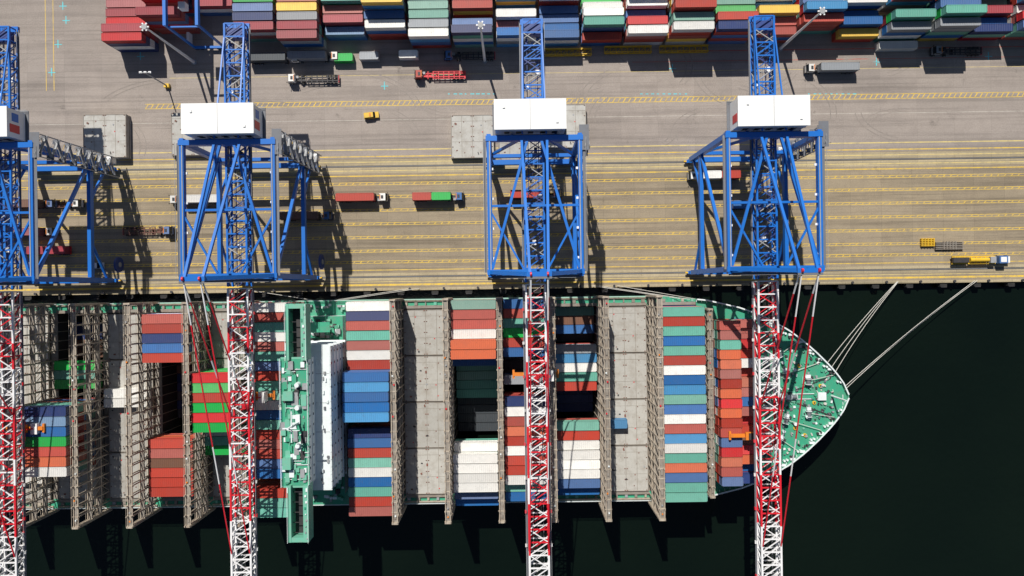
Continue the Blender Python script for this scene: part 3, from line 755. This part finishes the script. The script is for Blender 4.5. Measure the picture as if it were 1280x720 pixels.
    h.b6(-1.15,-1.05,41.7,49.5,41.85,41.89,'galvanised')
    for (xx,yy) in ((-8,47.5),(6,43.5)): h.box((xx,yy,41.98),(0.6,0.6,0.25),'house_white')
    h.b6(8.2,8.26,43.2,45.4,37.0,40.6,'crane_red'); h.b6(8.2,8.26,46.2,48.4,37.4,39.8,'crane_blue')
    h.b6(-10.46,-10.4,43.2,45.4,37.0,40.6,'crane_red')
    for i in range(5): h.b6(-8+i*3.2,-6.6+i*3.2,41.72,41.8,36.2,38.4,'glass_dark')
    for yy in (41.1,50.2):
        for zz in (35.1,35.6): h.beam((-11.2,yy,zz),(9.0,yy,zz),0.06,0.06,'galvanised')
    for i in range(12): h.beam((-11.2+i*1.83,41.1,34.5),(-11.2+i*1.83,41.1,35.6),0.06,0.06,'galvanised')
    for sx in (-1,1): h.beam((sx*6,42,34.4),(sx*6,LS_Y+0.5,37),0.6,0.6,'crane_blue'); h.beam((sx*2.7,45,33.0),(sx*2.7,45,34.4),1,1,'crane_blue')
    P['machinery_house']=h.mesh('machinery_house')
    t=MB()
    t.b6(-2.2,2.2,-3.2,3.2,28.0,29.0,'crane_red')
    for xx in (-1.3,1.3): t.b6(xx-0.5,xx+0.5,-2.6,2.6,29,29.4,'galvanised')
    t.b6(3.2,5.0,-1.6,1.4,24.8,27.4,'house_white'); t.b6(3.1,5.1,-1.7,-1.5,24.9,26.9,'glass_dark'); t.beam((2,0,28),(4,0,27.5),0.3,0.3,'crane_red')
    P['trolley']=t.mesh('trolley')
    s=MB()
    s.b6(-6.4,6.4,-0.5,0.5,0,0.7,'safety_orange')
    for xx in (-6.4,6.4): s.b6(xx-0.3,xx+0.3,-1.25,1.25,-0.2,0.4,'safety_orange')
    s.b6(-2.2,2.2,-1.1,1.1,0.7,1.6,'safety_orange'); s.b6(-1.4,1.4,-0.9,0.9,1.6,2.2,'dark_steel')
    P['spreader']=s.mesh('spreader')
    return P
CP=crane_parts()
for (cx,ty,sz,q) in ((-140.3,-38,26.6,0),(-75.6,-30,23.8,1),(6.5,-25,23,2),(70.5,-44,21.5,0)):
    e=empty('ship_to_shore_crane',(cx,0,0))
    for k_ in ('portal_frame','access_stairs','boom_girder','boom_outreach%d'%q,'forestays','machinery_house'): put(CP[k_],k_.rstrip('012'),e)
    put(CP['trolley'],'trolley',e,(0,ty,0))
    put(CP['spreader'],'spreader',e,(-1 if cx>60 else 0,ty,sz-0.2))
    w=MB()
    for xx in (-1.6,1.6):
        for yy in (-0.7,0.7): w.beam((xx,ty+yy,sz+1.3),(xx*0.9,ty+yy*2,28.3),0.05,0.05,'dark_steel')
    w.build('hoist_ropes',e)

# ------------------------------------------------------------------ yard containers
pal='rrrrorbbbllwwwtgmRRnytY'
colx=[-119.5+i*13.55 for i in range(26)]
YF=79.2
for ci,cx in enumerate(colx):
    u=640+cx*4.05
    base_T=R.choice((3,4,4,5))
    for ri in range(12):
        y=YF+ri*2.85+0.1
        T=max(1,base_T+R.choice((-1,0,0,0,1)))
        if u<500:
            if u<170: 
                T=4 if ri<2 else (3 if ri<7 else 4)
            elif u<225: 
                if ri<2: continue
            elif u<300:
                if ri<4: continue
            elif u<395:
                T=4
                if ri==0 and u<340: continue
            elif ri<1: continue
        if R.random()<0.04: continue
        run=R.choice(pal)
        if u<230 and ri<6: run=R.choice('RRrm')
        if 300<u<395 and ri<2: run=R.choice('rmR') 
        for t in range(T):
            c=run if t==T-1 else R.choice(pal)
            container('yard',c,cx,y,0.02+t*2.6)

# ------------------------------------------------------------------ vehicles
def wheelset(mb,x,w=1.15,r=0.5):
    for s in (-1,1):
        mb.cyl((x,s*w-0.28,r),(x,s*w+0.28,r),r,r,'rubber',14)
        mb.cyl((x,s*(w+0.29)-0.02,r),(x,s*(w+0.29)+0.02,r),r*0.5,r*0.5,'galvanised',10)
def truck(u,v,d,load='',cab='w',h=2.0,chassis='dark_steel',L=12.4):
    x,y=plan(u,v,h)
    mb=MB()
    for s in (-1,1): mb.b6(-L/2,L/2+0.4,s*0.55-0.14,s*0.55+0.14,0.95,1.3,chassis)
    for s in (-1,1): mb.b6(-L/2,L/2-2,s*1.15-0.08,s*1.15+0.08,1.1,1.3,chassis)
    for i in range(8):
        xx=-L/2+0.3+i*(L-0.6)/7; mb.b6(xx-0.14,xx+0.14,-1.2,1.2,1.08,1.34,chassis)
    mb.b6(-L/2,-L/2+0.25,-1.25,1.25,0.7,1.3,'crane_red')
    for a in (-L/2+1.2,-L/2+2.5,-L/2+3.8): wheelset(mb,a)
    mb.b6(L/2-3.2,L/2-2.9,-0.9,0.9,0.2,1.0,chassis)
    x2=L/2
    mb.b6(x2-1.4,x2+3.6,-0.5,0.5,0.6,1.0,chassis)
    wheelset(mb,x2-0.6); wheelset(mb,x2+2.9,1.05)
    cm=CM(cab)
    xa,xb=x2+1.5,x2+3.9
    prof=[(xa,1.0),(xb,1.0),(xb,2.0),(xb-0.5,3.0),(xa,3.0)]
    n=len(prof)
    for s,w in ((-1,1.15),(1,1.15)):
        p=[(a,s*w,z) for a,z in prof]
        if s>0: p.reverse()
        mb.quad(p,cm)
    for i in range(n):
        a,b_=prof[i],prof[(i+1)%n]
        mt='glass_dark' if i==2 else cm
        mb.quad([(a[0],-1.15,a[1]),(a[0],1.15,a[1]),(b_[0],1.15,b_[1]),(b_[0],-1.15,b_[1])],mt)
    for s in (-1,1):
        mb.b6(xa+0.4,xb-0.6,s*1.16-0.02,s*1.16+0.02,2.0,2.8,'glass_dark'); mb.box((xb+0.1,s*1.35,2.4),(0.15,0.25,0.5),'dark_steel')
    mb.b6(xa+0.5,xa+1.2,-0.5,0.5,3.0,3.12,'dark_steel'); mb.b6(xb-0.1,xb+0.2,-1.2,1.2,0.5,0.95,'dark_steel')
    mb.b6(xa+0.05,xa+0.25,-0.9,0.9,3.0,3.14,'safety_orange')
    mb.cyl((xa-0.3,0.8,1),(xa-0.3,0.8,3.3),0.1,0.1,'galvanised',8); mb.b6(xa-0.9,xa-0.1,-1.1,-0.3,0.7,1.4,'galvanised')
    if len(load)==1: container_geo(mb,12.19,2.44,2.6,CM(load),oz=1.36)
    elif len(load)==2:
        container_geo(mb,6.06,2.44,2.6,CM(load[0]),ox=-3.07,oz=1.36,n=11); container_geo(mb,6.06,2.44,2.6,CM(load[1]),ox=3.07,oz=1.36,n=11)
    mb.build('container_truck',None,(x,y,0.005),0 if d>0 else math.pi)
truck(445,247,1,'r','w'); truck(540,246,1,'rg','b'); truck(662,243,1,'r','b'); truck(252,249,-1,'w','w')
truck(375,270,1,'k','b'); truck(65,255,1,'','w',1.0,'chassis_brown'); truck(178,289,1,'','b',1.0,'chassis_brown'); truck(30,290,1,'m','w')
truck(62,313,-1,'m','b'); truck(900,219,-1,'rw','w'); truck(938,256,1,'b','l'); truck(400,99,-1,'','w',1.0)
truck(558,94,-1,'','r',1.0,chassis='crane_red'); truck(1047,85,-1,'y','w'); truck(1203,64,-1,'','y',1.0)
truck(595,70,-1,'','b',1.0); truck(385,71,1,'y','w'); truck(335,73,1,'d','w'); truck(30,255,1,'k','b')
for (u,v,c) in ((462,71,'y'),(511,69,'w'),(430,73,'g')):
    x,y=plan(u,v,1.3); mb=MB(); container_geo(mb,6.06,2.44,2.6,CM(c),n=11); mb.build('shipping_container',None,(x,y,0.02))
x,y=plan(1123,56,2.6); put(cmesh('yard','w'),'shipping_container',None,(x,y,0.02))
def van(u,v,col,rz=0):
    x,y=plan(u,v,1)
    mb=MB()
    mb.b6(-2.4,2.4,-0.95,0.95,0.45,1.0,col); 
    prof=[(-2.3,1.0),(1.3,1.0),(0.7,1.7),(-2.1,1.7)]
    for s in (-1,1):
        p=[(a,s*0.85,z) for a,z in prof]; 
        if s>0: p.reverse()
        mb.quad(p,'glass_dark')
    mb.quad([(1.3,-0.85,1.0),(1.3,0.85,1.0),(0.7,0.85,1.7),(0.7,-0.85,1.7)],'glass_dark'); mb.quad([(-2.3,-0.85,1.0),(-2.3,0.85,1.0),(-2.1,0.85,1.7),(-2.1,-0.85,1.7)],'glass_dark')
    mb.b6(-2.1,0.7,-0.8,0.8,1.7,1.78,col); mb.b6(-0.5,0.0,-0.5,0.5,1.8,1.9,'safety_orange')
    for xx in (-1.5,1.5):
        for s in (-1,1): mb.cyl((xx,s*0.85-0.12,0.36),(xx,s*0.85+0.12,0.36),0.36,0.36,'rubber',12)
    mb.build('service_van',None,(x,y,0.005),rz)
van(464,144,'safety_yellow',0.1); van(120,332,'house_white',0)
x,y=plan(1220,325,1)
mb=MB()
for s in (-1,1): mb.b6(-8,6,s*1.1-0.2,s*1.1+0.2,1.0,1.4,'safety_yellow')
for i in range(10): mb.b6(-7.8+i*1.5,-7.5+i*1.5,-1.2,1.2,1.05,1.35,'safety_yellow')
mb.b6(-8,-3,-0.8,0.8,1.4,2.2,'dark_steel'); mb.cyl((-2.5,0,1.8),(3.5,0,1.8),0.7,0.7,'safety_yellow',14); mb.b6(3.8,5.6,-1,1,1.4,2.4,'galvanised')
mb.b6(6.3,9.0,-1.2,1.2,0.9,2.9,CM('b')); mb.b6(9.0,9.06,-1.0,1.0,1.7,2.7,'glass_dark'); mb.b6(9.2,10.6,-1.0,1.0,0.9,1.5,'house_white'); mb.b6(6.7,8.5,-0.8,0.8,2.9,3.0,'house_white')
for a in (-7,-5.5,-4,6.6,9.8): wheelset(mb,a)
mb.build('tanker_truck',None,(x,y,0.005))
for (u,v,mt) in ((1160,303,'safety_yellow'),(1187,307,'hatch_rib')):
    x,y=plan(u,v,0.8); mb=MB()
    for i in range(5): mb.b6(-2.2 if mt=='safety_yellow' else -4.5,2.2 if mt=='safety_yellow' else 4.5,-1.2+i*0.55,-0.95+i*0.55,0,0.9,mt)
    for i in range(5): mb.b6(-2+i*0.95,-1.8+i*0.95,-1.25,1.35,0.3,1.1,mt)
    mb.build('twistlock_rack',None,(x,y,0.01))
for (u,v,w) in ((709,65,60),(785,62,58),(855,61,60)):
    x,y=plan(u,v,1.0); L_=w/3.86
    mb=MB()
    for s in (-1,1):
        mb.beam((-L_/2,s*1.0,0.4),(L_/2,s*1.0,0.4),0.3,0.5,'safety_yellow'); mb.beam((-L_/2,s*0.9,1.7),(L_/2,s*0.9,1.7),0.2,0.25,'safety_yellow')
    n=8
    for i in range(n+1):
        a=-L_/2+L_*i/n; mb.beam((a,-1,0.45),(a,1,0.45),0.2,0.3,'safety_yellow')
        for s in (-1,1): mb.beam((a,s,0.4),(a,s*0.9,1.7),0.15,0.15,'safety_yellow')
        if i<n: mb.beam((a,-1,0.5),(a+L_/n,1,0.5),0.15,0.15,'safety_yellow')
    mb.build('spreader_frame',None,(x,y,0.01))
hq=hatch_mesh(13.8)
for (u,v,n) in ((130,169,3),(240,167,2),(590,170,2),(706,158,3),(650,172,2)):
    x,y=plan(u,v,n*0.95)
    for i in range(n): put(hq,'hatch_cover',None,(x+R.uniform(-0.25,0.25),y+R.uniform(-0.25,0.25),0.8+i*0.92))
for (u,v,hh) in ((243,78,30),(606,76,30),(975,61,30)):
    x,y=plan(u,v); mb=MB()
    mb.cyl((0,0,0),(0,0,hh),0.5,0.22,'lamp_white',12); mb.cyl((0,0,0),(0,0,0.5),0.9,0.9,'galvanised',12)
    mb.cyl((0,0,hh),(0,0,hh+0.2),0.8,0.8,'galvanised',16)
    for i in range(6):
        t=i*math.pi/3; mb.box((1.0*math.cos(t),1.0*math.sin(t),hh-0.1),(0.5,0.4,0.3),'lamp_white',t)
    mb.build('light_mast',None,(x,y,0))
x,y=plan(210,108); mb=MB(); mb.cyl((0,0,0),(0,0,14),0.25,0.15,'galvanised',10); mb.beam((-1.6,0,14),(1.6,0,14),0.2,0.2,'galvanised')
for q in (-1.4,0,1.4): mb.box((q,0.2,13.7),(0.8,0.6,0.3),'lamp_white')
mb.b6(-0.8,0.8,-0.6,0.6,0,1.2,'safety_yellow'); mb.build('light_mast',None,(x,y,0))
mb=MB()
for xx in (-101,-91.5):
    mb.beam((xx,78.5,20),(xx,104,20),0.9,1.4,'crane_blue')
    for y in (78.8,103.7): mb.beam((xx,y,1.6),(xx,y,19.4),0.6,0.6,'crane_blue')
for y in (78.8,103.7):
    mb.beam((-101,y,1.4),(-91.5,y,1.4),0.7,0.8,'crane_blue'); mb.beam((-101,y,18.5),(-91.5,y,18.5),0.4,0.6,'crane_blue')
    for xx in (-100.5,-99,-93.5,-92): mb.cyl((xx,y-0.3,0.7),(xx,y+0.3,0.7),0.7,0.7,'rubber',14)
mb.b6(-100,-92.5,86,90,20.9,21.4,'galvanised'); mb.b6(-98,-94,86.5,89.5,21.4,23,'crane_blue_dark'); mb.b6(-97.5,-95.5,84,86,17,19.4,'house_white')
mb.b6(-102.6,-101.8,79.5,83,1.2,3.6,'house_white')
mb.build('yard_gantry_crane')

# ------------------------------------------------------------------ light, camera
ld=Vector((0.24,-0.82,-1.0)).normalized()
sd=bpy.data.lights.new('sun','SUN'); sd.energy=5.0; sd.angle=math.radians(0.5); sd.color=(1.0,0.955,0.89)
so=bpy.data.objects.new('sun',sd); scene.collection.objects.link(so); so.rotation_euler=ld.to_track_quat('-Z','Y').to_euler(); so.location=(-60,80,200)
elev=math.asin(-ld.z); az=math.atan2(-ld.x,-ld.y)
w=bpy.data.worlds.new('World'); scene.world=w; w.use_nodes=True
N=w.node_tree.nodes; L=w.node_tree.links
sky=N.new('ShaderNodeTexSky'); sky.sky_type='NISHITA'; sky.sun_disc=False; sky.sun_elevation=elev; sky.sun_rotation=az
L.new(sky.outputs[0],N['Background'].inputs[0]); N['Background'].inputs[1].default_value=0.05
scene.view_settings.view_transform='Standard'; scene.view_settings.look='None'; scene.view_settings.exposure=0
cd=bpy.data.cameras.new('camera'); cd.sensor_width=36; cd.lens=36*FOC/1280; cd.clip_end=6000; cd.clip_start=1
co=bpy.data.objects.new('camera',cd); scene.collection.objects.link(co); co.location=(0,0,CAM_H); co.rotation_euler=(0,0,-ROLL)
scene.camera=co
